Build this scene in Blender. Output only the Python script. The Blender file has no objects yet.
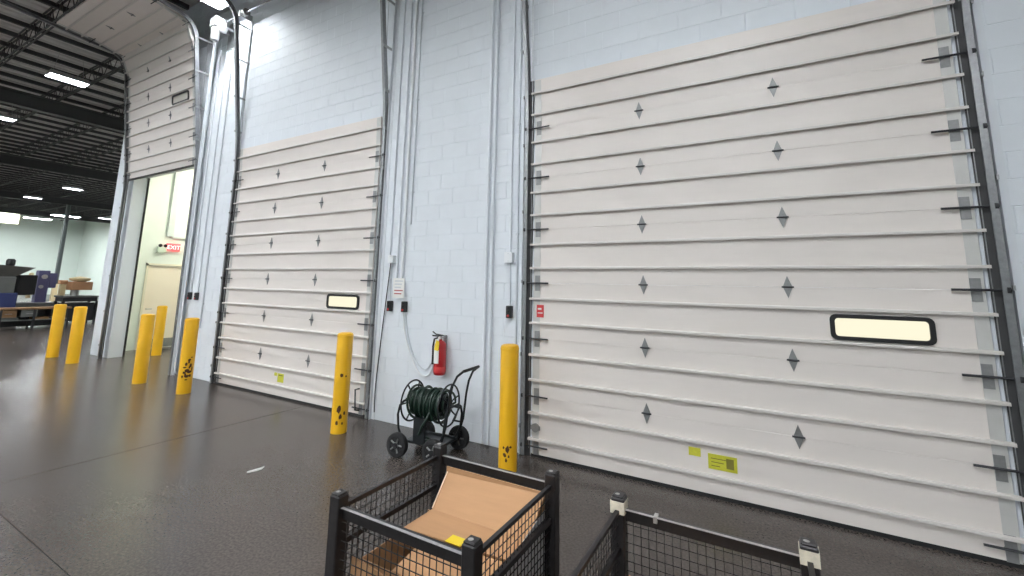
import bpy, bmesh, math, random
from mathutils import Vector, Matrix
R = math.radians
random.seed(7)
S = bpy.context.scene
COL = S.collection

# ------------------------------------------------------------------ camera
H, DW = 1.8, 4.5213
cam_d = bpy.data.cameras.new('camera'); cam = bpy.data.objects.new('camera', cam_d); COL.objects.link(cam)
yaw, pitch, roll = R(-29.511), R(8.557), R(1.091)
FPX, CY = 440.0, 219.4
fwd = Vector((math.sin(yaw)*math.cos(pitch), math.cos(yaw)*math.cos(pitch), math.sin(pitch)))
rgt0 = Vector((math.cos(yaw), -math.sin(yaw), 0)); up0 = rgt0.cross(fwd)
rgt = rgt0*math.cos(roll) + up0*math.sin(roll); up = -rgt0*math.sin(roll) + up0*math.cos(roll)
m = Matrix((rgt, up, -fwd)).transposed().to_4x4(); m.translation = (0, -DW, H)
cam.matrix_world = m
cam_d.sensor_fit = 'HORIZONTAL'; cam_d.sensor_width = 36.0; cam_d.lens = FPX/1024*36.0
cam_d.shift_x = 0.0; cam_d.shift_y = -(288-CY)/1024     # the photo is cropped off-centre
cam_d.clip_start = 0.05; cam_d.clip_end = 300
S.camera = cam
# ------------------------------------------------------------------ world, exposure
wd = bpy.data.worlds.new('world'); S.world = wd; wd.use_nodes = True
wd.node_tree.nodes['Background'].inputs[0].default_value = (.75, .85, 1, 1)
wd.node_tree.nodes['Background'].inputs[1].default_value = .6
S.view_settings.view_transform = 'Standard'; S.view_settings.look = 'None'
S.view_settings.gamma = 1; S.view_settings.use_curve_mapping = False
S.view_settings.exposure = 0.85
LAMP = 80.0                                              # radiance of the high bay lenses
LAMP_COL = (.93, .97, 1.0)

# ------------------------------------------------------------------ materials
def mat(name, col, rough=.5, metal=0, noise=0, nscale=8, col2=None, bump=0, bscale=60, rvar=0, emit=None, estr=0, coat=0, spec=.5, stretch=None):
    M = bpy.data.materials.new(name); M.use_nodes = True
    nt = M.node_tree; b = nt.nodes['Principled BSDF']
    b.inputs['Base Color'].default_value = (*col, 1); b.inputs['Roughness'].default_value = rough
    b.inputs['Metallic'].default_value = metal; b.inputs['Coat Weight'].default_value = coat
    b.inputs['Specular IOR Level'].default_value = spec
    if emit:
        b.inputs['Emission Color'].default_value = (*emit, 1); b.inputs['Emission Strength'].default_value = estr
    if noise or bump or rvar:
        tc = nt.nodes.new('ShaderNodeTexCoord'); out = tc.outputs['Object']
        gm = nt.nodes.new('ShaderNodeNewGeometry'); out = gm.outputs['Position']
        if stretch:
            mp = nt.nodes.new('ShaderNodeMapping'); mp.inputs['Scale'].default_value = stretch
            nt.links.new(out, mp.inputs[0]); out = mp.outputs[0]
    if noise or rvar:
        n = nt.nodes.new('ShaderNodeTexNoise'); n.inputs['Scale'].default_value = nscale; n.inputs['Detail'].default_value = 6
        n.inputs['Roughness'].default_value = .62
        nt.links.new(out, n.inputs['Vector'])
        if noise:
            cr = nt.nodes.new('ShaderNodeValToRGB'); c2 = col2 or tuple(c*(1-noise) for c in col)
            cr.color_ramp.elements[0].position = .32; cr.color_ramp.elements[1].position = .68
            cr.color_ramp.elements[0].color = (*c2, 1); cr.color_ramp.elements[1].color = (*col, 1)
            nt.links.new(n.outputs['Fac'], cr.inputs[0]); nt.links.new(cr.outputs[0], b.inputs['Base Color'])
        if rvar:
            mr = nt.nodes.new('ShaderNodeMapRange'); mr.inputs[1].default_value = .3; mr.inputs[2].default_value = .7
            mr.inputs[3].default_value = rough-rvar; mr.inputs[4].default_value = rough+rvar
            nt.links.new(n.outputs['Fac'], mr.inputs[0]); nt.links.new(mr.outputs[0], b.inputs['Roughness'])
    if bump:
        n2 = nt.nodes.new('ShaderNodeTexNoise'); n2.inputs['Scale'].default_value = bscale; n2.inputs['Detail'].default_value = 4
        nt.links.new(out, n2.inputs['Vector'])
        bp = nt.nodes.new('ShaderNodeBump'); bp.inputs['Strength'].default_value = bump; bp.inputs['Distance'].default_value = .004
        nt.links.new(n2.outputs['Fac'], bp.inputs['Height']); nt.links.new(bp.outputs[0], b.inputs['Normal'])
    return M
def emis(name, col, s):
    M = bpy.data.materials.new(name); M.use_nodes = True; nt = M.node_tree
    nt.nodes.remove(nt.nodes['Principled BSDF']); e = nt.nodes.new('ShaderNodeEmission')
    e.inputs[0].default_value = (*col, 1); e.inputs[1].default_value = s
    nt.links.new(e.outputs[0], nt.nodes['Material Output'].inputs[0]); return M

def floor_mat():
    M = mat('polished_concrete', (.074, .061, .054), .25, noise=.2, nscale=1.0, bump=.03, bscale=35, rvar=.015, spec=.42)
    nt = M.node_tree; b = nt.nodes['Principled BSDF']; cr = [n for n in nt.nodes if n.type == 'VALTORGB'][0]
    g = [n for n in nt.nodes if n.type == 'NEW_GEOMETRY'][0]
    n = nt.nodes.new('ShaderNodeTexNoise'); n.inputs['Scale'].default_value = 55; n.inputs['Detail'].default_value = 3
    nt.links.new(g.outputs['Position'], n.inputs['Vector'])
    mr = nt.nodes.new('ShaderNodeMapRange'); mr.inputs[1].default_value = .35; mr.inputs[2].default_value = .65
    mr.inputs[3].default_value = .72; mr.inputs[4].default_value = 1.25
    nt.links.new(n.outputs['Fac'], mr.inputs[0])
    mx = nt.nodes.new('ShaderNodeVectorMath'); mx.operation = 'SCALE'
    nt.links.new(cr.outputs[0], mx.inputs[0]); nt.links.new(mr.outputs[0], mx.inputs['Scale'])
    nt.links.new(mx.outputs[0], b.inputs['Base Color'])
    return M
MT = dict(
    floor=floor_mat(),
    joint=mat('floor_joint', (.03, .028, .026), .8),
    block=mat('painted_block', (.74, .775, .82), .6, noise=.05, nscale=3, bump=.18, bscale=90),
    mortar=mat('painted_mortar', (.71, .745, .79), .65, bump=.2, bscale=120),
    plain=mat('painted_wall', (.62, .68, .66), .6, noise=.06, nscale=2),
    vest=mat('vestibule_wall', (.76, .82, .76), .6, noise=.05, nscale=2),
    farwall=mat('far_wall_paint', (.70, .775, .715), .6, noise=.05, nscale=.6),
    door=mat('door_paint', (.77, .708, .668), .42, noise=.05, nscale=1.2, stretch=(1, 1, 6)),
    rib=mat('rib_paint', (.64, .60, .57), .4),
    stile=mat('stile_steel', (.60, .59, .57), .4, metal=.2, noise=.06, nscale=10),
    galv=mat('galvanised', (.42, .43, .44), .38, metal=.85, noise=.15, nscale=30),
    galvl=mat('hinge_steel', (.30, .30, .30), .42, metal=.5, noise=.15, nscale=40),
    dark=mat('dark_steel', (.045, .045, .05), .45, metal=.5),
    angle=mat('angle_white', (.70, .73, .77), .4),
    track=mat('track_steel', (.33, .335, .345), .36, metal=.7, noise=.2, nscale=30),
    black=mat('black_rubber', (.012, .012, .013), .65),
    gasket=mat('grey_gasket', (.06, .06, .062), .6),
    blackp=mat('black_plastic', (.015, .015, .017), .35),
    yellow=mat('bollard_yellow', (.85, .46, .012), .36, noise=.06, nscale=6, bump=.05, bscale=20),
    chip=mat('chipped_rust', (.10, .035, .015), .8, noise=.4, nscale=60),
    white=mat('white_plastic', (.80, .82, .84), .4),
    conduit=mat('painted_conduit', (.76, .795, .84), .35),
    conduitd=mat('steel_conduit', (.58, .61, .65), .35, metal=.2),
    wire=mat('bin_steel', (.030, .027, .028), .42, metal=.35, noise=.3, nscale=30),
    edge=mat('pale_steel', (.52, .50, .49), .35, metal=.5, noise=.3, nscale=50),
    card=mat('cardboard', (.50, .275, .135), .75, noise=.1, nscale=4, bump=.06, bscale=150, stretch=(1, 8, 1)),
    cardl=mat('cardboard_cut_edge', (.74, .58, .42), .8),
    tape=mat('label_tape', (.80, .72, .58), .6, noise=.25, nscale=30),
    bag=mat('white_film', (.75, .74, .74), .25),
    sticky=mat('yellow_sticker', (.62, .60, .05), .5, noise=.12, nscale=60),
    print=mat('sticker_print', (.20, .18, .03), .6),
    red=mat('extinguisher_red', (.42, .012, .016), .28, coat=.4),
    redsign=mat('red_sticker', (.62, .05, .05), .5),
    ytag=mat('yellow_tag', (.85, .62, .03), .5),
    paper=mat('paper_label', (.80, .79, .76), .6),
    ink=mat('red_ink', (.45, .12, .12), .6),
    green=mat('green_hose', (.010, .030, .019), .42, noise=.3, nscale=25),
    reel=mat('reel_steel', (.013, .016, .018), .4, metal=.3),
    tyre=mat('tyre', (.014, .014, .015), .75, bump=.2, bscale=150),
    deck=mat('roof_deck', (.70, .685, .67), .55, noise=.15, nscale=1.5),
    joist=mat('joist_steel', (.07, .07, .072), .55),
    pane=emis('lit_pane', (1.0, .95, .72), .56),
    dullpane=mat('unlit_pane', (.50, .47, .42), .25),
    paneg=emis('lit_pane_green', (.93, 1.0, .80), 2.6),
    lens=emis('lamp_lens', LAMP_COL, LAMP),
    lensw=emis('warm_lens', (1.0, .95, .80), 190),
    hous=mat('lamp_housing', (.55, .56, .57), .4, metal=.4),
    beige=mat('beige_door', (.88, .79, .66), .5),
    frame=mat('door_frame', (.76, .72, .58), .5),
    exitred=mat('exit_red', (.8, .05, .05), .4, emit=(1, .10, .10), estr=.9),
    exitw=emis('exit_letters', (1.0, .85, .82), 1.3),
    lampgreen=mat('battery_box', (.62, .72, .60), .5),
    mgrey=mat('machine_grey', (.20, .205, .20), .4, metal=.3, noise=.15, nscale=4),
    mblue=mat('machine_blue', (.035, .05, .17), .45, noise=.1, nscale=4),
    mpurple=mat('machine_violet', (.10, .095, .20), .4, noise=.1, nscale=6),
    wood=mat('brown_board', (.30, .17, .08), .7, noise=.2, nscale=8),
    orange=mat('orange_part', (.50, .26, .13), .5),
    cream=mat('cream_pan', (.72, .58, .34), .45),
    colst=mat('column_steel', (.13, .15, .15), .5),
)

# ------------------------------------------------------------------ mesh helpers
class MB:
    def __init__(s): s.v = []; s.f = []
    def add(s, vs, fs):
        o = len(s.v); s.v += [tuple(p) for p in vs]; s.f += [tuple(i+o for i in q) for q in fs]; return s
    def box(s, x0, x1, y0, y1, z0, z1):
        return s.add([(x0,y0,z0),(x1,y0,z0),(x1,y1,z0),(x0,y1,z0),(x0,y0,z1),(x1,y0,z1),(x1,y1,z1),(x0,y1,z1)],
                     [(0,3,2,1),(4,5,6,7),(0,1,5,4),(1,2,6,5),(2,3,7,6),(3,0,4,7)])
    def rbox(s, x0, x1, y0, y1, z0, z1, b, seg=2):
        bm = bmesh.new(); bmesh.ops.create_cube(bm, size=1)
        for v in bm.verts: v.co = Vector(((x0+x1)/2+v.co.x*(x1-x0), (y0+y1)/2+v.co.y*(y1-y0), (z0+z1)/2+v.co.z*(z1-z0)))
        bmesh.ops.bevel(bm, geom=bm.edges[:], offset=b, segments=seg, affect='EDGES', profile=.5)
        bm.verts.index_update(); s.add([v.co for v in bm.verts], [[v.index for v in f.verts] for f in bm.faces]); bm.free(); return s
    def prism(s, poly, axis, a0, a1):
        # poly: 2-D points in the two other axes, in order (x,y,z minus axis)
        n = len(poly)
        def p3(p, a):
            q = list(p); q.insert('xyz'.index(axis), a); return tuple(q)
        s.add([p3(p, a0) for p in poly]+[p3(p, a1) for p in poly],
              [tuple(range(n))[::-1], tuple(range(n, 2*n))]+[(i, (i+1) % n, n+(i+1) % n, n+i) for i in range(n)]); return s
    def tube(s, pts, r, n=8, closed=False):
        P = [Vector(p) for p in pts]; k = len(P)
        T = []
        for i in range(k):
            a = P[i-1] if (closed or i) else P[i]; b = P[(i+1) % k] if (closed or i < k-1) else P[i]
            T.append((b-a).normalized())
        u = T[0].orthogonal().normalized(); rings = []; vs = []
        for i in range(k):
            u = (u-T[i]*u.dot(T[i])).normalized(); w = T[i].cross(u)
            rr = r[i] if isinstance(r, (list, tuple)) else r
            vs += [P[i]+(u*math.cos(2*math.pi*j/n)+w*math.sin(2*math.pi*j/n))*rr for j in range(n)]
        fs = []
        for i in range(k if closed else k-1):
            a = i*n; b = ((i+1) % k)*n
            fs += [(a+j, a+(j+1) % n, b+(j+1) % n, b+j) for j in range(n)]
        if not closed: fs += [tuple(range(n))[::-1], tuple(range((k-1)*n, k*n))]
        return s.add(vs, fs)
    def lathe(s, prof, n=24, c=(0,0,0), d=(0,0,1), closed=False):
        d = Vector(d).normalized(); u = d.orthogonal().normalized(); w = d.cross(u); c = Vector(c); k = len(prof)
        vs = [c+d*z+(u*math.cos(2*math.pi*j/n)+w*math.sin(2*math.pi*j/n))*max(r, 1e-4) for r, z in prof for j in range(n)]
        fs = [((i % k)*n+j, (i % k)*n+(j+1) % n, ((i+1) % k)*n+(j+1) % n, ((i+1) % k)*n+j) for i in range(k if closed else k-1) for j in range(n)]
        if not closed: fs += [tuple(range(n))[::-1], tuple(range((k-1)*n, k*n))]
        return s.add(vs, fs)
    def sweepyz(s, prof, path):
        # prof: closed polygon of (x, n); path: (y, z) points; n is measured on the path's right normal (towards -y when going up)
        k = len(prof); vs = []
        for i, (y, z) in enumerate(path):
            a = path[max(i-1, 0)]; b = path[min(i+1, len(path)-1)]
            t = Vector((b[0]-a[0], b[1]-a[1])).normalized(); nn = Vector((-t.y, t.x))
            vs += [(px, y+nn.x*pn, z+nn.y*pn) for px, pn in prof]
        fs = [(i*k+j, i*k+(j+1) % k, (i+1)*k+(j+1) % k, (i+1)*k+j) for i in range(len(path)-1) for j in range(k)]
        fs += [tuple(range(k))[::-1], tuple(range((len(path)-1)*k, len(path)*k))]
        return s.add(vs, fs)
    def mesh(s, name, smooth=False):
        me = bpy.data.meshes.new(name); me.from_pydata(s.v, [], s.f); me.validate()
        bm = bmesh.new(); bm.from_mesh(me); bmesh.ops.recalc_face_normals(bm, faces=bm.faces); bm.to_mesh(me); bm.free()
        if smooth:
            for p in me.polygons: p.use_smooth = True
            try: me.set_sharp_from_angle(angle=R(40))
            except Exception: pass
        return me
def tag(o, label=None, cat=None, group=None, kind=None):
    if label: o['label'] = label
    if cat: o['category'] = cat
    if group: o['group'] = group
    if kind: o['kind'] = kind
    return o
def obj(name, g, m, parent=None, loc=(0,0,0), rot=(0,0,0), smooth=False, **kw):
    me = g.mesh(name, smooth) if isinstance(g, MB) else g
    if m and not me.materials: me.materials.append(MT[m])
    o = bpy.data.objects.new(name, me); COL.objects.link(o)
    o.parent = parent; o.location = loc; o.rotation_euler = rot
    return tag(o, **kw)
def thing(name, loc, label, cat, rotz=0, group=None, kind=None):
    o = bpy.data.objects.new(name, None); COL.objects.link(o); o.empty_display_size = .1
    o.location = loc; o.rotation_euler = (0, 0, rotz); return tag(o, label, cat, group, kind)
def copy_tree(o, parent=None):
    c = o.copy(); COL.objects.link(c); c.parent = parent
    for ch in list(o.children): copy_tree(ch, c)
    return c

# ================================================================== SETTING
XL, XR, YB, ZC = -64.0, 12.0, -18.0, 8.15
VX = -14.0                                            # outer left corner of the dock wall
D1, D2, D3 = -.42, -6.64, -11.5                       # door centres
W1, W3, DH = 3.66, 3.05, 4.25
# floor: base with recessed joints and separate slabs
fl = obj('floor', MB().box(XL, XR, YB, 14, -.3, -.012), 'joint', label='dark polished concrete warehouse floor', cat='floor', kind='structure')
xs = [XL]+[-5.93+7.6*k for k in range(-7, 3)]+[XR]; ys = [YB, -12.37, -7.80, -3.23, 1.34, 5.91, 14]
for i in range(len(xs)-1):
    for j in range(len(ys)-1):
        g = .003
        MBs = MB().rbox(xs[i]+g, xs[i+1]-g, ys[j]+g, ys[j+1]-g, -.2, 0, .004, 1)
        obj('slab', MBs, 'floor', fl)

# dock wall core with openings, blocks on its face
wall = obj('wall_front', MB(), 'mortar', label='pale blue painted concrete block wall with three dock doors', cat='wall', kind='structure')
core = MB()
ops = [(D3-W3/2, D3+W3/2), (D2-1.84, D2+1.84), (D1-1.84, D1+1.84)]
ox = VX
for a, b in ops:
    core.box(ox, a, .003, .3, 0, ZC); core.box(a, b, .003, .3, 4.285 if a > -10 else 4.25, ZC); ox = b
core.box(ox, XR, .003, .3, 0, ZC)
wall.data = core.mesh('wall_front'); wall.data.materials.append(MT['mortar'])
BW, BH, GJ = .4064, .2032, .0045
def block_mesh(w, h):
    b = .003; x1 = w/2-GJ/2+.001; z1 = h/2-GJ/2+.001; i = x1-b; k = z1-b
    return MB().add([(-i,0,-k),(i,0,-k),(i,0,k),(-i,0,k),(-x1,.004,-z1),(x1,.004,-z1),(x1,.004,z1),(-x1,.004,z1)],
                    [(0,1,2,3),(0,4,5,1),(1,5,6,2),(2,6,7,3),(3,7,4,0)])
def project(p):
    d = Vector(p)-Vector((0, -DW, H)); z = d.dot(fwd)
    return (512+FPX*d.dot(rgt)/z, CY-FPX*d.dot(up)/z, z) if z > .1 else (-999, -999, -1)
blocks = []
for r in range(int(ZC/BH)):
    z0 = r*BH; off = 0 if r % 2 else BW/2
    spans = [(VX, XR)]
    for a, b in ops:
        if z0+BH/2 < 4.25:
            spans = [q for s in spans for q in ([(s[0], a), (b, s[1])] if s[0] < a and s[1] > b else [s])]
    for s0, s1 in spans:
        k = math.floor((s0-off)/BW)
        while k*BW+off < s1:
            a = max(k*BW+off, s0); b = min((k+1)*BW+off, s1); k += 1
            if b-a > .04: blocks.append((a, b, z0, z0+BH))
def vis_score(bk):
    x = (bk[0]+bk[1])/2; z = (bk[2]+bk[3])/2; px, py, d = project((x, 0, z))
    if d < 0 or not (0 < px < 1024 and 0 < py < 576): return 1e9
    for c, w in ((D1, 1.86), (D2, 1.86)):
        if abs(x-c) < w and z < 4.25: return 1e9
    return d
blocks.sort(key=vis_score)
cache = {}
for a, b, z0, z1 in blocks[:300]:
    key = round(b-a, 3)
    if key not in cache:
        cache[key] = block_mesh(b-a, BH).mesh('block'); cache[key].materials.append(MT['block'])
    obj('block', cache[key], None, wall, ((a+b)/2, 0, (z0+z1)/2))
rest = MB()
for a, b, z0, z1 in blocks[300:]:
    q = block_mesh(b-a, BH); rest.add([(x+(a+b)/2, y, z+(z0+z1)/2) for x, y, z in q.v], q.f)
obj('block_field', rest, 'block', wall, kind='stuff')

obj('wall_right', MB().box(XR, XR+.2, YB, .3, 0, ZC), 'plain', label='pale painted wall at the right end of the dock', cat='wall', kind='structure')
obj('wall_back', MB().box(XL, XR, YB-.2, YB, 0, ZC), 'plain', label='pale painted wall behind the viewer', cat='wall', kind='structure')
obj('wall_left', MB().box(XL-.2, XL, YB, 14, 0, ZC), 'farwall', label='pale green far wall behind the machines', cat='wall', kind='structure')
obj('wall_rear', MB().box(XL, VX, 14, 14.2, 0, ZC), 'farwall', label='pale wall closing the machine hall', cat='wall', kind='structure')
# side wall of the passage behind the open door (seen from inside the passage and from the machine hall)
VD0, VD1, VDH = .86, 1.76, 2.2
vw = MB().box(VX-.15, VX, .3, VD0, 0, ZC).box(VX-.15, VX, VD1, 14, 0, ZC).box(VX-.15, VX, VD0, VD1, VDH, ZC)
obj('wall_side', vw, 'vest', label='pale side wall of the passage behind the open dock door', cat='wall', kind='structure')
obj('wall_end', MB().box(VX, -9.0, 4.5, 4.7, 0, 5.2), 'vest', label='end wall of the passage behind the open dock door', cat='wall', kind='structure')
obj('wall_inner', MB().box(-9.2, -9.0, .3, 4.5, 0, 5.2), 'vest', label='right side wall of the passage behind the open dock door', cat='wall', kind='structure')
obj('ceiling_passage', MB().box(VX, -9.0, .3, 4.7, 5.2, 5.3), 'vest', label='flat ceiling of the passage behind the open dock door', cat='ceiling', kind='structure')
obj('trim_1', MB().box(VX, VX+.05, 1.22, 1.36, 2.95, 5.2).box(VX, VX+.03, 1.36, 2.4, 2.90, 2.95), 'plain', label='raised trim strip above the beige passage door', cat='trim', kind='structure')
obj('trim_2', MB().box(D3-W3/2, D3-W3/2+.012, .27, .31, 0, 4.25), 'black', label='thin black edge strip on the left jamb of the open doorway', cat='trim', kind='structure')
# beige personnel door
pd = thing('door_4', (VX, (VD0+VD1)/2, 0), 'beige personnel door lit warm inside the open dock doorway', 'door', kind='structure')
fr = MB()
for y in (-.45, .40): fr.box(-.1, .02, y, y+.05, 0, VDH)
fr.box(-.1, .02, -.45, .45, VDH-.05, VDH)
obj('door_frame', fr, 'frame', pd)
obj('door_leaf', MB().rbox(-.06, -.015, -.395, .395, .01, VDH-.055, .004, 1), 'beige', pd)
obj('door_handle', MB().tube([(-.015, -.33, 1.02), (.05, -.33, 1.02), (.05, -.22, 1.02)], .011, 8), 'galv', pd, smooth=True)
obj('kick_strip', MB().box(-.015, -.011, -.39, .39, .02, .24), 'galvl', pd)

# roof: corrugated deck, girders, open-web joists
def deck(x0, x1, y0, y1):
    g = MB(); p = .30; n = int((x1-x0)/p); prof = []
    for i in range(n):
        a = x0+i*p; prof += [(a, ZC), (a+.17, ZC), (a+.20, ZC+.05), (a+.27, ZC+.05)]
    prof.append((x1, ZC)); prof += [(x1, ZC+.1), (x0, ZC+.1)]
    k = len(prof); g.add([(x, y0, z) for x, z in prof]+[(x, y1, z) for x, z in prof],
                         [(i, i+1, k+i+1, k+i) for i in range(k-1)]); return g
ce = obj('ceiling', deck(XL, XR, YB, .3), 'deck', label='grey corrugated steel roof deck on open web joists', cat='ceiling', kind='structure')
obj('deck_bay', deck(XL, VX-.15, .3, 14), 'deck', ce)
def joist(x0, x1, zb, zt, pitch=.62):
    g = MB()
    for s in (-1, 1):
        g.box(x0, x1, s*.012-.010+s*.02, s*.012+.010+s*.02, zb, zb+.05)
        g.box(x0, x1, s*.012-.010+s*.02, s*.012+.010+s*.02, zt-.05, zt)
    n = int((x1-x0)/pitch)
    for i in range(n):
        a = x0+i*pitch; mid = a+pitch/2
        g.tube([(a, 0, zt-.03), (mid, 0, zb+.03)], .012, 4); g.tube([(mid, 0, zb+.03), (a+pitch, 0, zt-.03)], .012, 4)
    return g
jl = joist(XL, XR, 7.62, ZC).mesh('joist'); js = joist(XL, VX-.2, 7.62, ZC).mesh('joist')
y = -1.55-1.7*9
while y < 13.5:
    obj('joist', jl if y < -.3 else js, 'joist', ce, (0, y, 0))
    y += 1.7
def ibeam(y0, y1, zb, zt):
    return MB().box(-.13, .13, y0, y1, zb, zb+.025).box(-.13, .13, y0, y1, zt-.025, zt).box(-.012, .012, y0, y1, zb+.025, zt-.025)
pu_a = MB().box(-.035, .035, YB, -.05, ZC-.11, ZC).mesh('purlin'); pu_b = MB().box(-.035, .035, YB, 14, ZC-.11, ZC).mesh('purlin')
px_ = XR-.6
while px_ > XL:
    obj('purlin', pu_a if px_ > VX-.2 else pu_b, 'joist', ce, (px_, 0, 0)); px_ -= .91
for gx in (-20.3, -31.5, -45.0, -56.0): obj('girder', ibeam(YB, 14, 7.15, 7.62), 'joist', ce, (gx, 0, 0))
for gx in (-9.3, 1.8): obj('girder', ibeam(YB, -.05, 7.42, 7.62) if False else ibeam(YB, -2.6, 7.15, 7.62), 'joist', ce, (gx, 0, 0))

# ================================================================== OVERHEAD DOORS
SH = .607
YT = -.035                                             # door line in front of the wall face
def door_path():
    pts = [(0, 0), (0, 3.9), (-.045, 4.5), (-.32, 6.75)]
    a0 = math.atan2(.275, 2.25); a1 = R(84); r = .5; y, z = pts[-1]
    cy, cz = y-r*math.cos(a0), z-r*math.sin(a0)
    # arc centre lies towards -y
    for i in range(1, 11):
        a = a0+(a1-a0)*i/10; pts.append((cy+r*math.cos(a), cz+r*math.sin(a)))
    y, z = pts[-1]; pts.append((y-3.6*math.sin(a1), z+3.6*math.cos(a1)))
    return pts
PATH = door_path()
def at(s):
    for (a, b) in zip(PATH, PATH[1:]):
        L = math.dist(a, b)
        if s <= L:
            t = s/L; return a[0]+(b[0]-a[0])*t, a[1]+(b[1]-a[1])*t
        s -= L
    return PATH[-1]
DM = {}
def door_meshes(W):
    if W in DM: return DM[W]
    h = W/2; d = {}
    g = MB().prism([(-.0465, .0), (-.048, .002), (-.048, SH-.003), (-.0465, SH-.001), (0, SH-.001), (0, 0)], 'x', -h, h)
    d['section'] = g.mesh('section')
    g = MB()
    d['rib'] = MB().prism([(-.048, -.012), (-.072, -.010), (-.0755, -.016), (-.078, -.016), (-.078, .003), (-.075, .008), (-.048, .010)], 'x', -h-.04, h+.04).mesh('rib')
    d['stile'] = MB().box(-.04, .04, -.0505, -.048, .012, SH-.014).mesh('end_stile')
    hg = MB().prism([(0, -.095), (.036, 0), (0, .095), (-.036, 0)], 'y', -.056, -.048)
    d['hinge'] = hg.mesh('hinge')
    d['pin'] = MB().tube([(-.045, -.062, 0), (.045, -.060, 0)], .0075, 8).mesh('hinge_pin')
    d['endhinge'] = MB().prism([(-.03, -.085), (.03, -.085), (.03, -.01), (.035, 0), (.03, .01), (.03, .085), (-.03, .085), (-.03, .01), (-.035, 0), (-.03, -.01)], 'y', -.056, -.048).mesh('end_hinge')
    eh = MB().tube([(-.16, -.075, 0), (.155, -.075, 0)], .009, 8)
    eh.lathe([(.026, .128), (.026, .148)], 12, (0, -.075, 0), (1, 0, 0))
    d['roller'] = eh.mesh('roller')
    d['seal'] = MB().box(-h-.01, h+.01, -.052, .0, -.0, .03).mesh('bottom_seal')
    h = h+.055
    for s in (-1, 1):
        c = [(s*(h+.02), -.055), (s*(h+.065), -.055), (s*(h+.065), .015), (s*(h+.02), .015), (s*(h+.02), .005), (s*(h+.055), .005), (s*(h+.055), -.045), (s*(h+.02), -.045)]
        pth = [(y-.0, z) for y, z in PATH]; pth[0] = (0, .01)
        d['track%d' % s] = MB().sweepyz([(x, .075+n) for x, n in c], pth).mesh('track')
        wa = MB().box(s*(h+.075), s*(h+.081), -.09, -YT if False else .0, .0, 6.9) if False else MB()
        x = s*(h+.085); wa.box(min(x, x+s*.006), max(x, x+s*.006), -.075, -.03, 0, 6.95)
        wa.box(min(x, x+s*.06), max(x, x+s*.06), -.036, -.030, 0, 6.95)
        d['angle%d' % s] = wa.mesh('wall_angle')
        for z in BRK:
            yy = at(z)[0]; x = s*(h+.07)
            d['br%d_%.2f' % (s, z)] = MB().box(min(x, x+s*.014), max(x, x+s*.014), yy-.10, -.03, z-.018, z+.018).mesh('track_bracket')
        d['cable%d' % s] = MB().tube([(s*(h-.02), -.055, .08), (s*(h-.02), -.06, 4), (s*(h-.02), -.12, 6.9)], .004, 5).mesh('lift_cable')
    DM[W] = d; return d
BRK = (.30, 1.05, 1.85, 2.65, 3.45, 4.05, 4.62, 5.29, 6.04, 6.74)
def window(parent, x0, x1, z0, z1, pm):
    # rounded black frame with a hollow, light pane
    def rr(x0, x1, z0, z1, r):
        o = []
        for cx, cz, a in ((x1-r, z1-r, 0), (x0+r, z1-r, 90), (x0+r, z0+r, 180), (x1-r, z0+r, 270)):
            o += [(cx+r*math.cos(R(a+t)), cz+r*math.sin(R(a+t))) for t in (0, 22.5, 45, 67.5, 90)]
        return o
    o = rr(x0, x1, z0, z1, .045); i = rr(x0+.033, x1-.033, z0+.031, z1-.031, .026); n = len(o)
    g = MB(); ya, yb = -.066, -.047
    g.add([(x, ya, z) for x, z in o]+[(x, ya, z) for x, z in i]+[(x, yb, z) for x, z in o]+[(x, yb+.001, z) for x, z in i],
          [(k, (k+1) % n, n+(k+1) % n, n+k) for k in range(n)]+[(k, 2*n+k, 2*n+(k+1) % n, (k+1) % n) for k in range(n)]
          + [(n+k, n+(k+1) % n, 3*n+(k+1) % n, 3*n+k) for k in range(n)])
    obj('window_frame', g, 'black', parent, label='black rubber window frame')
    obj('window_pane', MB().prism([(x, z) for x, z in i], 'y', -.0505, -.0485), pm, parent, label='window pane')
def overhead_door(name, cx, W, s0, label, win, yt=.03, pane='pane'):
    d = door_meshes(W); h = W/2
    t = thing(name, (cx, yt, 0), label, 'overhead door', kind='structure')
    for k in range(7):
        y0, z0 = at(s0+k*SH); y1, z1 = at(s0+(k+1)*SH)
        a = math.atan2(-(y1-y0), z1-z0)
        sec = obj('section', d['section'], 'door', t, (0, y0, z0), (a, 0, 0))
        for rz in (.172, .437): obj('rib', d['rib'], 'rib', sec, (0, 0, rz))
        for s in (-1, 1): obj('end_stile', d['stile'], 'stile', sec, (s*(h-.041), 0, 0))
        if k:
            for hx in (-W/6, W/6):
                obj('hinge', d['hinge'], 'galvl', sec, (hx, 0, 0), label='diamond shaped steel hinge')
                obj('hinge_pin', d['pin'], 'dark', sec, (hx, 0, 0))
        for s in (-1, 1):
            obj('end_hinge', d['endhinge'], 'galvl', sec, (s*(h-.05), 0, .1 if k == 0 else 0)); obj('roller', d['roller'], 'dark', sec, (s*(h-.03), 0, .1 if k == 0 else 0), (0, 0, 0) if s > 0 else (0, math.pi, 0))
        if k == 2 and win: window(sec, *win, pane)
        if k == 0: obj('bottom_seal', d['seal'], 'black', sec, (0, 0, -.012), label='black rubber bottom seal')
    for s in (-1, 1):
        obj('track', d['track%d' % s], 'track', t); obj('wall_angle', d['angle%d' % s], 'angle', t)
        obj('lift_cable', d['cable%d' % s], 'galv', t)
        for z in BRK:
            obj('track_bracket', d['br%d_%.2f' % (s, z)], 'galv', t)
    return t
d1 = overhead_door('door_1', D1, W1, .012, 'closed white ribbed overhead door nearest the wire bins', (.885, 1.53, .19, .395))
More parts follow.
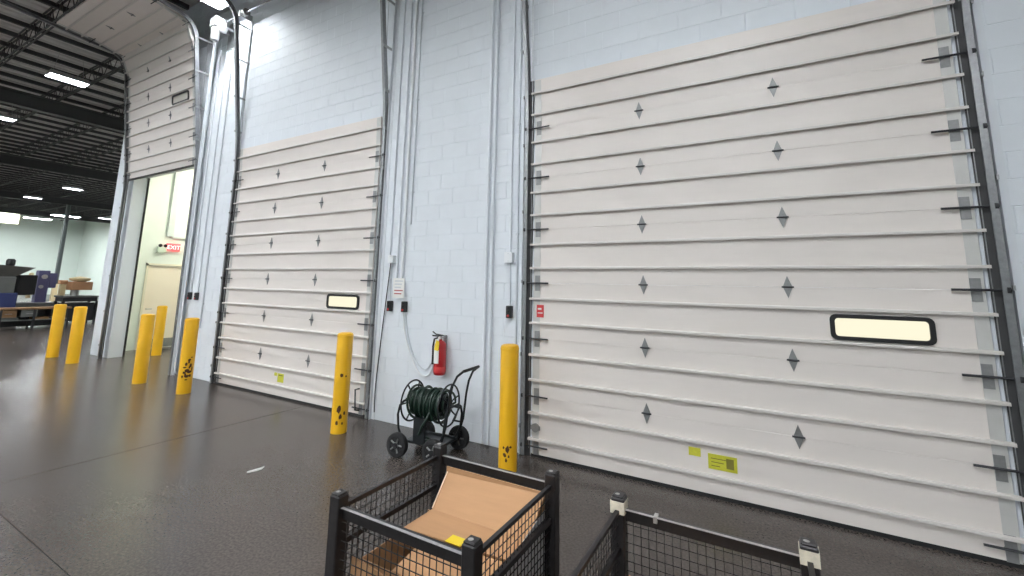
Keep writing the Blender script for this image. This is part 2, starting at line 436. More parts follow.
d2 = overhead_door('door_2', D2, W1, .012, 'closed white ribbed overhead door left of the hose reel', (.93, 1.61, .19, .40))
d3 = overhead_door('door_3', D3, W3, 4.12, 'raised white ribbed overhead door above the lit passage', (.60, 1.3, .19, .40), yt=-.05, pane='dullpane')
def part_on_door(name, d, x, z, w, h, m, **kw):
    return obj(name, MB().box(x-w/2, x+w/2, -.0525, -.0478, z-h/2, z+h/2), m, d, **kw)
s = part_on_door('sticker', d1, -.39-D1-.0+.0, .302, .23, .125, 'sticky', label='large yellow warning sticker')
for k in range(3):
    obj('sticker_text', MB().box(-.39-D1-.09, -.39-D1-.02+.03*k, -.0532, -.0524, .265+k*.03, .272+k*.03), 'print', s)
obj('sticker_text', MB().box(-.39-D1+.03, -.39-D1+.09, -.0532, -.0524, .262, .345), 'print', s)
part_on_door('sticker', d1, -.615-D1, .355, .10, .07, 'sticky', label='small yellow sticker')
s = part_on_door('sticker', d2, -6.66-D2, .30, .15, .13, 'sticky', label='yellow warning sticker')
obj('sticker_text', MB().box(-6.66-D2-.05, -6.66-D2+.05, -.0532, -.0524, .33, .345), 'print', s)
part_on_door('sticker', d2, -6.79-D2, .345, .07, .05, 'sticky', label='small yellow sticker')
s = part_on_door('sticker', d1, -2.165-D1, 1.526, .085, .135, 'redsign', label='small red notice sticker')
obj('sticker_text', MB().box(-2.165-D1-.03, -2.165-D1+.03, -.0532, -.0524, 1.50, 1.512).box(-2.165-D1-.03, -2.165-D1+.015, -.0532, -.0524, 1.54, 1.56), 'paper', s)
# slide lock at the bottom left of door 1, a bent pull handle on the right of door 2
lk = obj('slide_lock', MB().lathe([(.045, -.075), (.045, -.055)], 16, (-2.205-D1, 0, .30), (0, 1, 0)).box(-2.26-D1, -2.15-D1, -.07, -.058, .28, .32), 'galvl', d1, label='round steel slide lock')
obj('lift_handle', MB().tube([(W1/2-.10, -.05, .36), (W1/2-.10, -.12, .36), (W1/2-.08, -.13, .24), (W1/2-.08, -.12, .10), (W1/2-.08, -.05, .08)], .012, 8), 'dark', d2, smooth=True, label='dark bent lift handle')
# dark jamb seal boards behind the tracks
for dd, W in ((d1, W1), (d2, W1), (d3, W3)):
    for s in (-1, 1):
        x = s*(W/2+.03); x2 = s*(W/2+.125)
        obj('jamb_seal', MB().box(min(x, x2), max(x, x2), -.045, -.032, .0, 4.27), 'gasket', dd)

# door operators with shaft, drums
def operator(cx, W, xm, label):
    t = thing('door_operator', (cx, -.20, 7.02), label, 'motor')
    h = W/2
    obj('shaft', MB().tube([(min(-h-.3, xm-cx-.1), 0, 0), (max(h+.3, xm-cx+.1), 0, 0)], .0165, 10), 'galv', t, smooth=True)
    for s in (-1, 1):
        obj('drum', MB().lathe([(.055, -.05), (.075, -.04), (.06, 0), (.075, .04), (.055, .05)], 16, (s*(h+.09), 0, 0), (1, 0, 0)), 'galvl', t, smooth=True)
        obj('bearing_plate', MB().box(s*(h+.2)-.004, s*(h+.2)+.004, -.06, .195, -.06, .06), 'galv', t)
    obj('spring', MB().tube([(-.5+.9*i/160, .05*math.cos(i*.7), .05*math.sin(i*.7)) for i in range(161)], .008, 5), 'dark', t)
    obj('motor_housing', MB().lathe([(.0, -.16), (.06, -.16), (.075, -.14), (.075, .10), (.06, .13), (.0, .13)], 18, (xm-cx, -.12, -.28), (0, 0, 1)), 'hous', t, smooth=True)
    obj('gear_case', MB().rbox(xm-cx-.11, xm-cx+.11, -.20, .03, -.15, .05, .02), 'hous', t)
    obj('mount_plate', MB().box(xm-cx-.14, xm-cx+.14, .19, .198, -.46, .12), 'galv', t)
    for s in (-.105, .105): obj('support_arm', MB().box(xm-cx+s-.015, xm-cx+s+.015, -.02, .19, -.14, -.10), 'galv', t)
    obj('hand_chain_wheel', MB().lathe([(.085, -.02), (.095, -.012), (.07, 0), (.095, .012), (.085, .02)], 18, (xm-cx+.17, -.08, -.20), (1, 0, 0)), 'galvl', t, smooth=True)
    return t
operator(D2, W1, -9.36, 'grey door motor with chain wheel under the bright lamp')
operator(D1, W1, 1.98, 'grey door motor high above the closed door nearest the bins')

# ================================================================== CONDUITS, BOXES, BUTTONS
def conduit(x, z0, z1, r, label, m='conduit', y=None, straps=True, group=None, top_off=0):
    t = thing('conduit', (x, 0, z0), label, 'conduit', group=group)
    y = -(r+.004) if y is None else y
    obj('pipe', MB().tube([(0, y, 0), (top_off, y, z1-z0)], r, 10), m, t, smooth=True)
    if straps:
        z = .45
        while z < z1-z0:
            obj('strap', MB().box(-r-.02, r+.02, -.004, -.001, z-.012, z+.012).lathe([(r+.003, -.011), (r+.003, .011)], 10, (0, y, z)), m, t); z += 1.35
    return t
conduit(-9.90, .05, 6.6, .018, 'thin conduit at the edge of the open doorway, leftmost on the pillar')
conduit(-9.70, 1.55, 6.6, .016, 'thin conduit rising from the left black push button on the pillar')
conduit(-9.45, 1.55, 6.5, .016, 'thin conduit rising from the right black push button on the pillar')
conduit(-9.22, .9, 6.5, .014, 'thin conduit rightmost on the pillar beside the closed door', 'conduitd')
conduit(-4.49, 2.19, 6.5, .014, 'thin conduit above the small white box beside the middle door')
conduit(-4.34, 1.80, 6.5, .017, 'white conduit ending above the paper notice, left of a pair')
conduit(-4.24, 1.80, 6.5, .020, 'white conduit ending above the paper notice, right of a pair', 'white')
conduit(-4.14, 2.6, 6.5, .011, 'slim grey conduit right of the white pair', 'conduitd')
conduit(-2.89, .02, 6.9, .021, 'tall painted conduit, left of the pair behind the reel handle')
conduit(-2.815, .02, 6.9, .021, 'tall painted conduit, right of the pair behind the reel handle')
conduit(-2.565, 2.19, 7.0, .014, 'thin conduit above the white box left of the near door')
conduit(-2.47, .6, 7.0, .012, 'slim conduit closest to the near door track', 'conduitd')
def jbox(x, z, w, h, label):
    t = thing('junction_box', (x, 0, z), label, 'box')
    obj('body', MB().rbox(-w/2, w/2, -.06, 0, -h/2, h/2, .006), 'white', t)
    obj('cover', MB().rbox(-w/2-.004, w/2+.004, -.066, -.06, -h/2-.004, h/2+.004, .002, 1), 'white', t)
    for sx in (-1, 1): obj('screw', MB().lathe([(.004, 0), (.004, .002)], 8, (0, -.066, sx*h*.38), (0, -1, 0)), 'galv', t)
    return t
jbox(-4.43, 2.13, .09, .10, 'small white junction box beside the middle door')
jbox(-2.565, 2.125, .10, .115, 'small white junction box left of the near door')
def button(x, z, label):
    t = thing('push_button', (x, 0, z), label, 'push button')
    obj('body', MB().rbox(-.035, .035, -.055, 0, -.07, .07, .008), 'blackp', t)
    for k, zz in enumerate((.042, 0, -.042)):
        obj('button', MB().lathe([(.014, 0), (.014, .010), (.011, .013)], 12, (0, -.055, zz), (0, -1, 0)), 'black' if k != 2 else 'redsign', t)
    return t
button(-4.425, 1.495, 'black push button station left of the paper notice')
button(-4.165, 1.495, 'black push button station under the paper notice')
button(-2.555, 1.50, 'black push button station above the near bollard')
button(-9.70, 1.485, 'left black push button station on the pillar by the open door')
button(-9.45, 1.485, 'right black push button station on the pillar by the open door')
def cable(name, pts, r, m, label, cat='cable'):
    P = [Vector(p) for p in pts]; out = []
    Q = [P[0]*2-P[1]]+P+[P[-1]*2-P[-2]]
    for i in range(1, len(Q)-2):
        for k in range(6):
            t = k/6; a, b, c, d = Q[i-1:i+3]
            out.append(.5*((2*b)+(c-a)*t+(2*a-5*b+4*c-d)*t*t+(3*b-a-3*c+d)*t**3))
    out.append(P[-1]); base = P[-1]
    return obj(name, MB().tube([p-base for p in out], r, 7), m, None, tuple(base), smooth=True, label=label, cat=cat)
cable('cable', [(-2.56, -.012, 2.06), (-2.555, -.012, 1.8), (-2.553, -.014, 1.57)], .006, 'conduitd', 'grey cord from white box down to black button near the bins')
cable('cable', [(-4.43, -.012, 2.08), (-4.45, -.012, 1.8), (-4.43, -.014, 1.57)], .006, 'conduitd', 'grey cord from white box down to left black button')
cable('cable', [(-4.46, -.02, 2.08), (-4.52, -.02, 1.45), (-4.57, -.02, .9), (-4.61, -.02, .35), (-4.60, -.02, .1)], .007, 'dark', 'dark cord hanging slantwise beside the middle door track')
cable('cable', [(-4.19, -.012, 1.42), (-4.15, -.014, 1.2), (-4.05, -.016, .95), (-3.88, -.02, .70), (-3.74, -.02, .66), (-3.65, -.02, .76), (-3.60, -.02, .95)], .011, 'white', 'white cord looping from black button to the extinguisher, outer loop')
cable('cable', [(-4.15, -.012, 1.42), (-4.09, -.014, 1.15), (-3.98, -.016, .90), (-3.85, -.02, .76), (-3.74, -.02, .74), (-3.66, -.02, .84)], .008, 'conduitd', 'grey cord looping under the push buttons, inner loop')
nt_ = thing('paper_notice', (-4.26, 0, 1.74), 'small white paper notice above the black push buttons', 'notice')
obj('sheet', MB().box(-.10, .10, -.052, -.048, -.13, .13), 'paper', nt_)
for k in range(5): obj('print_line', MB().box(-.075, .075-.02*(k % 3), -.0535, -.052, .085-k*.042, .10-k*.042), 'ink' if k > 2 else 'conduitd', nt_)

# ================================================================== FIRE EXTINGUISHER
fe = thing('fire_extinguisher', (-3.47, -.105, .715), 'red fire extinguisher hung on the wall above the hose reel', 'fire extinguisher')
obj('cylinder', MB().lathe([(.055, 0), (.07, .008), (.074, .03), (.074, .33), (.068, .365), (.045, .392), (.022, .402), (.02, .42)], 24), 'red', fe, smooth=True)
obj('base_band', MB().lathe([(.0745, .035), (.0752, .036), (.0752, .10), (.0745, .101)], 24), 'redsign', fe, smooth=True)
lb = MB()
for i in range(7):
    a = R(-120+i*10)-R(15); b = R(-120+(i+1)*10)-R(15)
    lb.add([(.0757*math.cos(a), .0757*math.sin(a), .14), (.0757*math.cos(b), .0757*math.sin(b), .14), (.0757*math.cos(b), .0757*math.sin(b), .30), (.0757*math.cos(a), .0757*math.sin(a), .30)], [(0, 1, 2, 3)])
obj('label_panel', lb, 'paper', fe, label='pale instruction label')
obj('valve', MB().lathe([(.02, .42), (.024, .425), (.024, .45), (.015, .455)], 14), 'edge', fe, smooth=True)
obj('handle', MB().prism([(-.01, .445), (.10, .455), (.11, .47), (-.01, .462)], 'x', -.011, .011).prism([(-.03, .47), (.06, .485), (.10, .515), (.105, .505), (.06, .472), (-.03, .458)], 'x', -.010, .010), 'black', fe, rot=(0, 0, R(120)))
obj('gauge', MB().lathe([(.017, 0), (.017, .012)], 14, (0, -.022, .438), (0, -1, 0)), 'paper', fe)
obj('discharge_hose', MB().tube([(-.02, -.02, .44), (-.075, -.03, .42), (-.092, -.03, .33), (-.09, -.03, .22), (-.086, -.03, .12)], [.011, .011, .011, .011, .015], 8), 'black', fe, smooth=True)
obj('inspection_tag', MB().prism([(-.03, .30), (.035, .29), (.045, .40), (.0, .42)], 'y', -.085, -.082), 'ytag', fe, label='yellow inspection tag')
obj('wall_bracket', MB().box(-.02, .02, .074, .10, .05, .46).box(-.02, .02, .02, .10, .43, .438), 'galv', fe)

# ================================================================== BOLLARDS
def bollard(x, y, h, r, label, chips):
    t = thing('bollard', (x, y, 0), label, 'bollard', group='yellow bollards along the dock wall')
    pf = [(r, 0), (r, h-.03), (r-.006, h-.012), (r-.025, h-.003), (r*.5, h), (0, h)]
    obj('sleeve', MB().lathe(pf, 28), 'yellow', t, smooth=True)
    obj('rim_groove', MB().lathe([(r+.0025, h-.055), (r+.0035, h-.05), (r+.0035, h-.04), (r+.0025, h-.035)], 28), 'yellow', t, smooth=True)
    for a, z, w, hh in chips:
        n = 9; g = MB(); P = []
        for i in range(n):
            q = 2*math.pi*i/n; rr = random.uniform(.6, 1)
            ang = R(a)+w*rr*math.cos(q)/r; P.append(((r+.0015)*math.cos(ang), (r+.0015)*math.sin(ang), z+hh*rr*math.sin(q)))
        c = ((r+.0025)*math.cos(R(a)), (r+.0025)*math.sin(R(a)), z)
        g.add([c]+P, [(0, 1+i, 1+(i+1) % n) for i in range(n)])
        obj('paint_chip', g, 'chip', t, label='rusty chip in the yellow paint')
    return t
def facing(x, y): return math.degrees(math.atan2(-DW-y, -x))
BL = [(-2.294, -.463, 1.205, .093, 'yellow bollard beside the wire bins, nearest of the row', [(-38, .22, .02, .035), (-55, .17, .016, .02), (-20, .24, .012, .012), (-45, .12, .01, .02), (-62, .235, .01, .012), (-30, .155, .008, .012)]),
      (-4.593, -.591, 1.18, .095, 'yellow bollard with rusty base in front of the middle door', [(-40, .68, .018, .022), (-10, .665, .008, .012), (-45, .28, .022, .045), (-30, .20, .02, .03), (-5, .235, .012, .018), (-52, .13, .016, .03), (-15, .12, .01, .015)]),
      (-8.181, -.649, 1.18, .10, 'yellow bollard with black scrapes between the open and middle doors', [(-20, .52, .02, .02), (-40, .46, .02, .03), (-5, .44, .015, .03), (-30, .36, .03, .03), (-10, .34, .03, .02), (-50, .33, .015, .02), (-25, .27, .035, .02), (0, .28, .015, .02), (-20, .50, .012, .03), (-48, .41, .02, .012), (10, .38, .01, .03), (-12, .41, .012, .02), (-38, .30, .012, .03), (-2, .56, .012, .012), (-60, .27, .012, .02), (-30, .22, .02, .01)]),
      (-9.56, -.713, 1.18, .10, 'yellow bollard standing before the lit open doorway', []),
      (-12.70, .80, 1.16, .10, 'yellow bollard inside the passage, partly hidden behind another', []),
      (-12.863, -.637, 1.18, .105, 'yellow bollard at the left jamb of the open doorway', []),
      (-14.153, -.606, 1.18, .105, 'leftmost yellow bollard near the machines', [])]
for x, y, h, r, lab, ch in BL:
    f = facing(x, y); bollard(x, y, h, r, lab, [(f+a+35, z, w*1.35, hh*1.3) for a, z, w, hh in ch])

# ================================================================== HOSE REEL CART
UR = R(5)
hc = thing('hose_reel_cart', (-3.24, -.53, 0), 'black four wheeled hose reel cart standing against the block wall', 'hose reel', rotz=UR)
L, Wd, wr = .225, .25, .12                          # half length (u), half track (n), wheel radius
for sx, sy in ((-1, -1), (-1, 1), (1, -1), (1, 1)):
    wh = obj('wheel', MB().lathe([(.075, -.028), (.105, -.034), (.12, -.028), (.125, -.012), (.125, .012), (.12, .028), (.105, .034), (.075, .028)], 28, (0, 0, 0), (0, 1, 0), closed=True), 'tyre', hc, (sx*L, sy*Wd, wr), smooth=True)
    rim = MB().lathe([(.078, -.02), (.078, .02)], 20, (0, 0, 0), (0, 1, 0)).lathe([(.03, -.035), (.03, .035)], 14, (0, 0, 0), (0, 1, 0))
    obj('hub', rim, 'blackp', wh, smooth=True)
    for k in range(5):
        a = 2*math.pi*k/5; obj('spoke', MB().tube([(.03*math.cos(a), -.024, .03*math.sin(a)), (.076*math.cos(a), -.024, .076*math.sin(a))], .009, 6), 'mgrey', wh)
for sx in (-1, 1): obj('axle', MB().tube([(sx*L, -Wd, wr), (sx*L, Wd, wr)], .010, 8), 'reel', hc, smooth=True)
tr = .0125; zf = .175
for sy in (-1, 1): obj('side_rail', MB().tube([(-L-.02, sy*.17, zf-.03), (L+.03, sy*.17, zf-.03)], tr, 8), 'reel', hc, smooth=True)
obj('tray', MB().box(-L, L, -.17, .17, zf-.045, zf-.037), 'reel', hc)
za, ra = .515, .212
# end hoops carrying the reel axle (arches across the cart)
for sx in (-1, 1):
    x = sx*.30; pts = [(sx*L, -.17, zf-.03), (x*.95, -.17, .26), (x, -.17, .40), (x, -.14, za-.03), (x, -.08, za), (x, .08, za), (x, .14, za-.03), (x, .17, .40), (x*.95, .17, .26), (sx*L, .17, zf-.03)]
    obj('end_hoop', MB().tube(pts, tr, 8), 'reel', hc, smooth=True)
obj('reel_axle', MB().tube([(-.33, 0, za), (.36, 0, za)], .014, 10), 'reel', hc, smooth=True)
for sx in (-1, 1):
    disc = obj('reel_disc', MB().tube([(sx*.235, ra*math.cos(2*math.pi*i/36), za+ra*math.sin(2*math.pi*i/36)) for i in range(36)], .0095, 8, True).lathe([(.045, -.012), (.045, .012)], 18, (sx*.235, 0, za), (1, 0, 0)), 'reel', hc, smooth=True)
    for k in range(6):
        a = 2*math.pi*k/6+.3*(sx > 0)
        obj('disc_spoke', MB().tube([(sx*.235, .03*math.cos(a), za+.03*math.sin(a)), (sx*.22, .12*math.cos(a), za+.12*math.sin(a)), (sx*.235, ra*math.cos(a), za+ra*math.sin(a))], .0085, 6), 'reel', disc, smooth=True)
obj('drum', MB().lathe([(.07, -.22), (.07, .22)], 20, (0, 0, za), (1, 0, 0)), 'reel', hc, smooth=True)
# wound hose, three irregular layers
rnd = random.Random(3); pts = []
for layer, (rad, n, sg) in enumerate(((.105, 13, 1), (.130, 12, -1), (.153, 10, 1))):
    tot = n*24
    for i in range(tot):
        a = 2*math.pi*i/24; u = i/tot
        x = sg*(-.20+.40*u)+.022*math.sin(a*.5+layer*2)+.014*math.sin(a*1.37+1)
        r = rad+.010*math.sin(a*.21+layer)+.006*math.sin(a*.73)
        sag = .010*(1-math.sin(a)) if layer == 2 else 0
        pts.append((x*(.92 if layer == 2 else 1), r*math.cos(a), za+r*math.sin(a)-sag))
obj('hose', MB().tube(pts, .0125, 6), 'green', hc, smooth=True, label='dark green garden hose wound on the reel')
tail = [(.10, -.15, za-.05), (.08, -.19, za-.12), (.05, -.22, .33), (.01, -.20, .25), (-.03, -.17, .20), (-.10, -.10, .165), (-.02, -.02, .16), (.09, -.08, .165), (.05, -.15, .17)]
obj('hose_tail', MB().tube(tail, .0125, 8), 'green', hc, smooth=True, label='loose hose end hanging onto the tray')
# hose guide post and crank
obj('guide_post', MB().box(-.07, .07, -.20, -.17, .15, .40), 'reel', hc)
obj('crank', MB().tube([(.36, 0, za), (.37, 0, za), (.37, -.10, za-.08), (.37, -.13, za-.10), (.45, -.13, za-.10)], .009, 8), 'reel', hc, smooth=True)
# push handle: two bent legs and a grip
for sy in (-1, 1):
    obj('handle_leg', MB().tube([(L+.03, sy*.17, zf-.03), (L+.09, sy*.175, .35), (L+.12, sy*.175, .62), (L+.15, sy*.17, .76), (L+.20, sy*.165, .86), (L+.27, sy*.16, .915)], .0125, 8), 'reel', hc, smooth=True)
obj('handle_grip', MB().tube([(L+.27, -.16, .915), (L+.29, -.10, .922), (L+.29, .10, .922), (L+.27, .16, .915)], .016, 8), 'black', hc, smooth=True)

# ================================================================== WIRE BINS
def wire_bin(x0, y0, label, wx=.77, wy=.765, ht=.80, ps=.064, zb=.10):
    t = thing('wire_bin', (x0, y0, 0), label, 'wire bin', group='black steel wire mesh bins')
    for ix in (0, 1):
        for iy in (0, 1):
            cx, cy = ix*wx, iy*wy; q = ps/2
            p = obj('post', MB().rbox(cx-q, cx+q, cy-q, cy+q, 0, ht-.004, .005, 1), 'wire', t)
            obj('post_cap', MB().rbox(cx-q*.86, cx+q*.86, cy-q*.86, cy+q*.86, ht-.006, ht+.006, .004, 1), 'wire', p)
            obj('cap_wear', MB().lathe([(.012, ht+.0062), (.010, ht+.0072)], 9, (cx-.006, cy-.004, 0)), 'edge', p)
    q = ps/2; rt = ht-.055; rh = .050
    for iy in (0, 1):      # front and back rails: angle bars with a paler steel strip along the top
        y = iy*wy
        obj('top_rail', MB().box(q, wx-q, y-.004, y+.004, rt-rh, rt).box(q, wx-q, y-.016, y+.016, rt-.006, rt), 'wire', t)
        obj('rail_edge', MB().box(q, wx-q, y-.0165, y-.001, rt, rt+.002), 'edge', t)
        obj('bottom_rail', MB().box(q, wx-q, y-.015, y+.015, zb, zb+.04), 'wire', t)
    for ix in (0, 1):
        x = ix*wx
        obj('side_rail', MB().box(x-.010, x+.010, q, wy-q, rt-.018, rt), 'wire', t)
        obj('bottom_rail', MB().box(x-.015, x+.015, q, wy-q, zb, zb+.04), 'wire', t)
        obj('gate_rail', MB().box(x-.012, x+.012, q, wy-q, .56, .585), 'wire', t)
    pitch = .040; wr_ = .0024
    def panel(n, f, L):
        g = MB(); k = int(L/pitch)
        for i in range(1, k+1):
            a = q+i*(L-2*q)/(k+1); g.tube([f(a, zb+.03), f(a, rt)], wr_, 4)
        z = zb+.06
        while z < rt: g.tube([f(q, z), f(L-q, z)], wr_, 4); z += pitch
        obj('mesh_panel', g, 'wire', t, kind='stuff', label='welded wire mesh side')
    panel(0, lambda a, z: (a, 0, z), wx); panel(1, lambda a, z: (a, wy, z), wx)
    panel(2, lambda a, z: (0, a, z), wy); panel(3, lambda a, z: (wx, a, z), wy)
    g = MB()
    for i in range(18):
        a = .02+i*(wx-.04)/17; g.tube([(a, 0, zb+.015), (a, wy, zb+.015)], .003, 4); a = .02+i*(wy-.04)/17; g.tube([(0, a, zb+.02), (wx, a, zb+.02)], .003, 4)
    obj('mesh_floor', g, 'wire', t, kind='stuff')
    return t
B1 = (-1.825, -2.925); B2 = (-.667, -2.232-.765)
wb1 = wire_bin(*B1, 'black wire mesh bin holding folded cardboard, left of two')
wb2 = wire_bin(*B2, 'black wire mesh bin with taped posts, right of two')
for ix, iy in ((0, 1), (1, 1)):      # label tape wrapped round the two rear posts
    q = .034
    obj('tape_wrap', MB().box(ix*.77-q, ix*.77+q, .765-q, .765+q, .728, .782), 'tape', wb2, label='torn cream label tape round the post')
obj('rail_clip', MB().box(.165, .182, .744, .788, .725, .752), 'edge', wb2, label='small bare steel clip')
# cardboard carton and sheets in the first bin
def sheet(name, quad, th, m, label, cat, n=None, group=None):
    a, b, c, d = [Vector(p) for p in quad]; nn = (b-a).cross(d-a).normalized()*th
    P = [a, b, c, d, a-nn, b-nn, c-nn, d-nn]; base = Vector((sum(p.x for p in P)/8, sum(p.y for p in P)/8, min(p.z for p in P)))
    return obj(name, MB().add([p-base for p in P], [(0,1,2,3),(7,6,5,4),(0,4,5,1),(1,5,6,2),(2,6,7,3),(3,7,4,0)]), m, None, tuple(base), label=label, cat=cat, group=group)
cx0, cy0 = B1
cb = thing('cardboard_carton', (cx0+.10, cy0+.06, .125), 'brown open cardboard carton with its rear flap raised inside the left bin', 'carton')
w, dpt, ht = .64, .49, .42
obj('front_panel', MB().box(0, w, 0, .006, 0, ht-.03), 'card', cb); obj('back_panel', MB().box(0, w, dpt-.006, dpt, 0, ht-.01), 'card', cb)
obj('side_panel', MB().box(0, .006, .006, dpt-.006, 0, ht-.03), 'card', cb); obj('side_panel', MB().box(w-.006, w, .006, dpt-.006, 0, ht-.03), 'card', cb)
obj('bottom_panel', MB().box(.006, w-.006, .006, dpt-.006, 0, .006), 'card', cb)
def flap(name, q, th=.006, m='card'):
    n = len(q); P = [Vector(p) for p in q]; nn = (P[1]-P[0]).cross(P[-1]-P[0]).normalized()*th
    return obj(name, MB().add(P+[p-nn for p in P], [tuple(range(n)), tuple(range(n, 2*n))[::-1]]+[(i, n+i, n+(i+1) % n, (i+1) % n) for i in range(n)]), m, cb)
f = flap('rear_flap', [(.03, dpt, ht), (w, dpt-.01, ht), (w+.005, .662, ht+.15), (.0, .662, ht+.13)])
obj('flap_edge', MB().tube([(.028, dpt, ht+.003), (-.002, .660, ht+.133)], .004, 5), 'cardl', f)
obj('back_liner', MB().box(-.02, w+.01, .675, .681, .12, ht+.155), 'card', cb)
flap('rear_top_flap', [(.02, .265, ht-.004), (w, .30, ht+.002), (w, dpt-.012, ht), (.03, dpt, ht)])
flap('front_top_flap', [(.17, .262, ht-.012), (.20, .0, ht-.022), (w-.01, .0, ht-.02), (w-.01, .296, ht-.008)])
obj('tape_patch', MB().box(.29, .38, .27, .335, ht+.0015, ht+.004), 'ytag', cb, label='bright yellow tape patch')
sheet('film_wrap', [(cx0+.748, cy0+.15, .18), (cx0+.748, cy0+.72, .18), (cx0+.748, cy0+.72, .62), (cx0+.748, cy0+.15, .52)], .004, 'bag', 'white film sheet behind the right mesh of the left bin', 'film sheet')
sheet('cardboard_sheet', [(cx0+.06, cy0+.035, .14), (cx0+.70, cy0+.035, .14), (cx0+.70, cy0+.045, .47), (cx0+.06, cy0+.045, .52)], .006, 'card', 'cardboard sheet standing behind the front mesh of the left bin', 'cardboard')
b2x, b2y = B2
sheet('cardboard_sheet', [(b2x+.05, b2y+.30, .50), (b2x+.40, b2y+.22, .46), (b2x+.36, b2y+.66, .44), (b2x+.06, b2y+.70, .50)], .006, 'card', 'brown cardboard piece lying inside the right bin', 'cardboard')
cb2 = thing('cardboard_carton', (b2x+.05, b2y+.06, .125), 'low brown cardboard carton in the bottom of the right bin', 'carton')
obj('body', MB().rbox(0, .64, 0, .62, 0, .30, .006, 1), 'card', cb2); obj('seam_tape', MB().box(.0, .64, .28, .34, .3005, .302), 'cardl', cb2)

# litter on the floor
obj('paper_scrap', MB().tube([(-.03, -.07, .004), (0, 0, .006), (.0, .05, .004), (-.02, .09, .005)], [.008, .014, .012, .005], 6), 'paper', None, (-4.322, -1.764, 0), label='small white scrap of paper lying on the floor', cat='litter')

# ================================================================== EXIT SIGN, EMERGENCY LIGHT, PASSAGE LAMP
ex = thing('exit_sign', (VX, 1.40, 2.56), 'red lit exit sign above the beige passage door', 'exit sign')
obj('housing', MB().rbox(.0, .05, -.16, .16, 0, .20, .006), 'exitred', ex)
fc = bpy.data.curves.new('exit_text', 'FONT'); fc.body = 'EXIT'; fc.size = .15; fc.extrude = .002; fc.align_x = 'CENTER'
fo = bpy.data.objects.new('exit_tmp', fc); COL.objects.link(fo); dg = bpy.context.evaluated_depsgraph_get()
tm = bpy.data.meshes.new_from_object(fo.evaluated_get(dg)); bpy.data.objects.remove(fo)
tm.materials.clear(); tm.materials.append(MT['exitw'])
obj('letters', tm, None, ex, (.053, 0, .045), (R(90), 0, R(90)), label='glowing letters EXIT')
el = thing('emergency_light', (VX, 1.14, 2.50), 'emergency light with two black heads beside the exit sign', 'emergency light')
obj('battery_box', MB().rbox(0, .07, -.10, .10, 0, .14, .01), 'lampgreen', el)
for s in (-1, 1): obj('lamp_head', MB().lathe([(.025, -.03), (.045, .03), (.04, .035)], 14, (.05, s*.06, .19), (1, 0, -.3)), 'blackp', el, smooth=True)
pl = thing('passage_lamp', (-12.6, 2.6, 5.2), 'warm strip lamp on the passage ceiling behind the open door', 'lamp')
obj('housing', MB().rbox(-.62, .62, -.09, .09, -.06, 0, .01), 'hous', pl); obj('lens', MB().box(-.6, .6, -.07, .07, -.068, -.06), 'lensw', pl)

# ================================================================== HIGH BAY LAMPS
def highbay(x, y, z, label, lx=.42, ly=.80, sk_=.065):
    t = thing('high_bay_lamp', (x, y, z), label, 'ceiling lamp', group='rectangular high bay lamps under the roof')
    obj('housing', MB().prism([(-lx/2, .0), (lx/2, 0), (lx/2*.7, .07), (-lx/2*.7, .07)], 'y', -ly/2, ly/2) if False else MB().add(
        [(-lx/2, -ly/2, 0), (lx/2, -ly/2, 0), (lx/2, ly/2, 0), (-lx/2, ly/2, 0), (-lx*.35, -ly*.46, .08), (lx*.35, -ly*.46, .08), (lx*.35, ly*.46, .08), (-lx*.35, ly*.46, .08)],
        [(0,3,2,1),(4,5,6,7),(0,1,5,4),(1,2,6,5),(2,3,7,6),(3,0,4,7)]), 'hous', t)
    sk = MB()
    for s in (-1, 0, 1): sk.box(s*lx*.485-.004, s*lx*.485+.004, -ly/2, ly/2, -sk_, 0)
    for s in (-1, 1): sk.box(-lx*.485, lx*.485, s*ly*.49-.004, s*ly*.49+.004, -sk_, 0)
    obj('light_cutoff_skirt', sk, 'hous', t)  # baffles added to cut the lamplight off the upper wall
    for s in (-1, 1):
        obj('lens', MB().box(s*lx*.24-lx*.2, s*lx*.24+lx*.2, -ly*.47, ly*.47, -.012, -.002), 'lens', t)
        obj('suspension_wire', MB().tube([(0, s*ly*.38, .08), (0, s*ly*.30, ZC-z)], .004, 5), 'galv', t)
    return t
highbay(-8.95, -.78, 7.18, 'bright high bay lamp close to the block wall over the middle door', sk_=.035)
highbay(-17.2, -.42, 7.50, 'bright high bay lamp hanging left of the raised door', ly=.86)
highbay(-23.6, -.45, 7.5, 'high bay lamp cut by the left picture edge')
highbay(-35.1, 4.86, 7.0, 'distant high bay lamp above the steel column')
highbay(-41.7, 4.8, 7.0, 'distant high bay lamp left of the steel column')
highbay(-50.0, 11.2, 7.0, 'farthest high bay lamp beside the wall corner')
cols = (5.0, -.5, -6.0, -11.5, -17.0, -22.5, -28.0, -36.0, -46.0, -56.0)
spots = ('right of the near door', 'facing the near door', 'facing the middle door', 'facing the raised door', 'by the dock wall corner', 'level with the machines', 'just past the machines', 'halfway down the machine hall', 'deep in the machine hall', 'close to the far wall')
for rn, ry in (('front', -4.6), ('middle', -10.0), ('rear', -15.0)):
    for sp, x in zip(spots, cols):
        if rn == 'front' and x > 4: continue
        highbay(x, ry, 7.1, 'added fill lamp in the %s row outside the picture, %s' % (rn, sp), lx=.60, ly=1.2)  # unseen lamp rows, added to lift the light on wall and doors
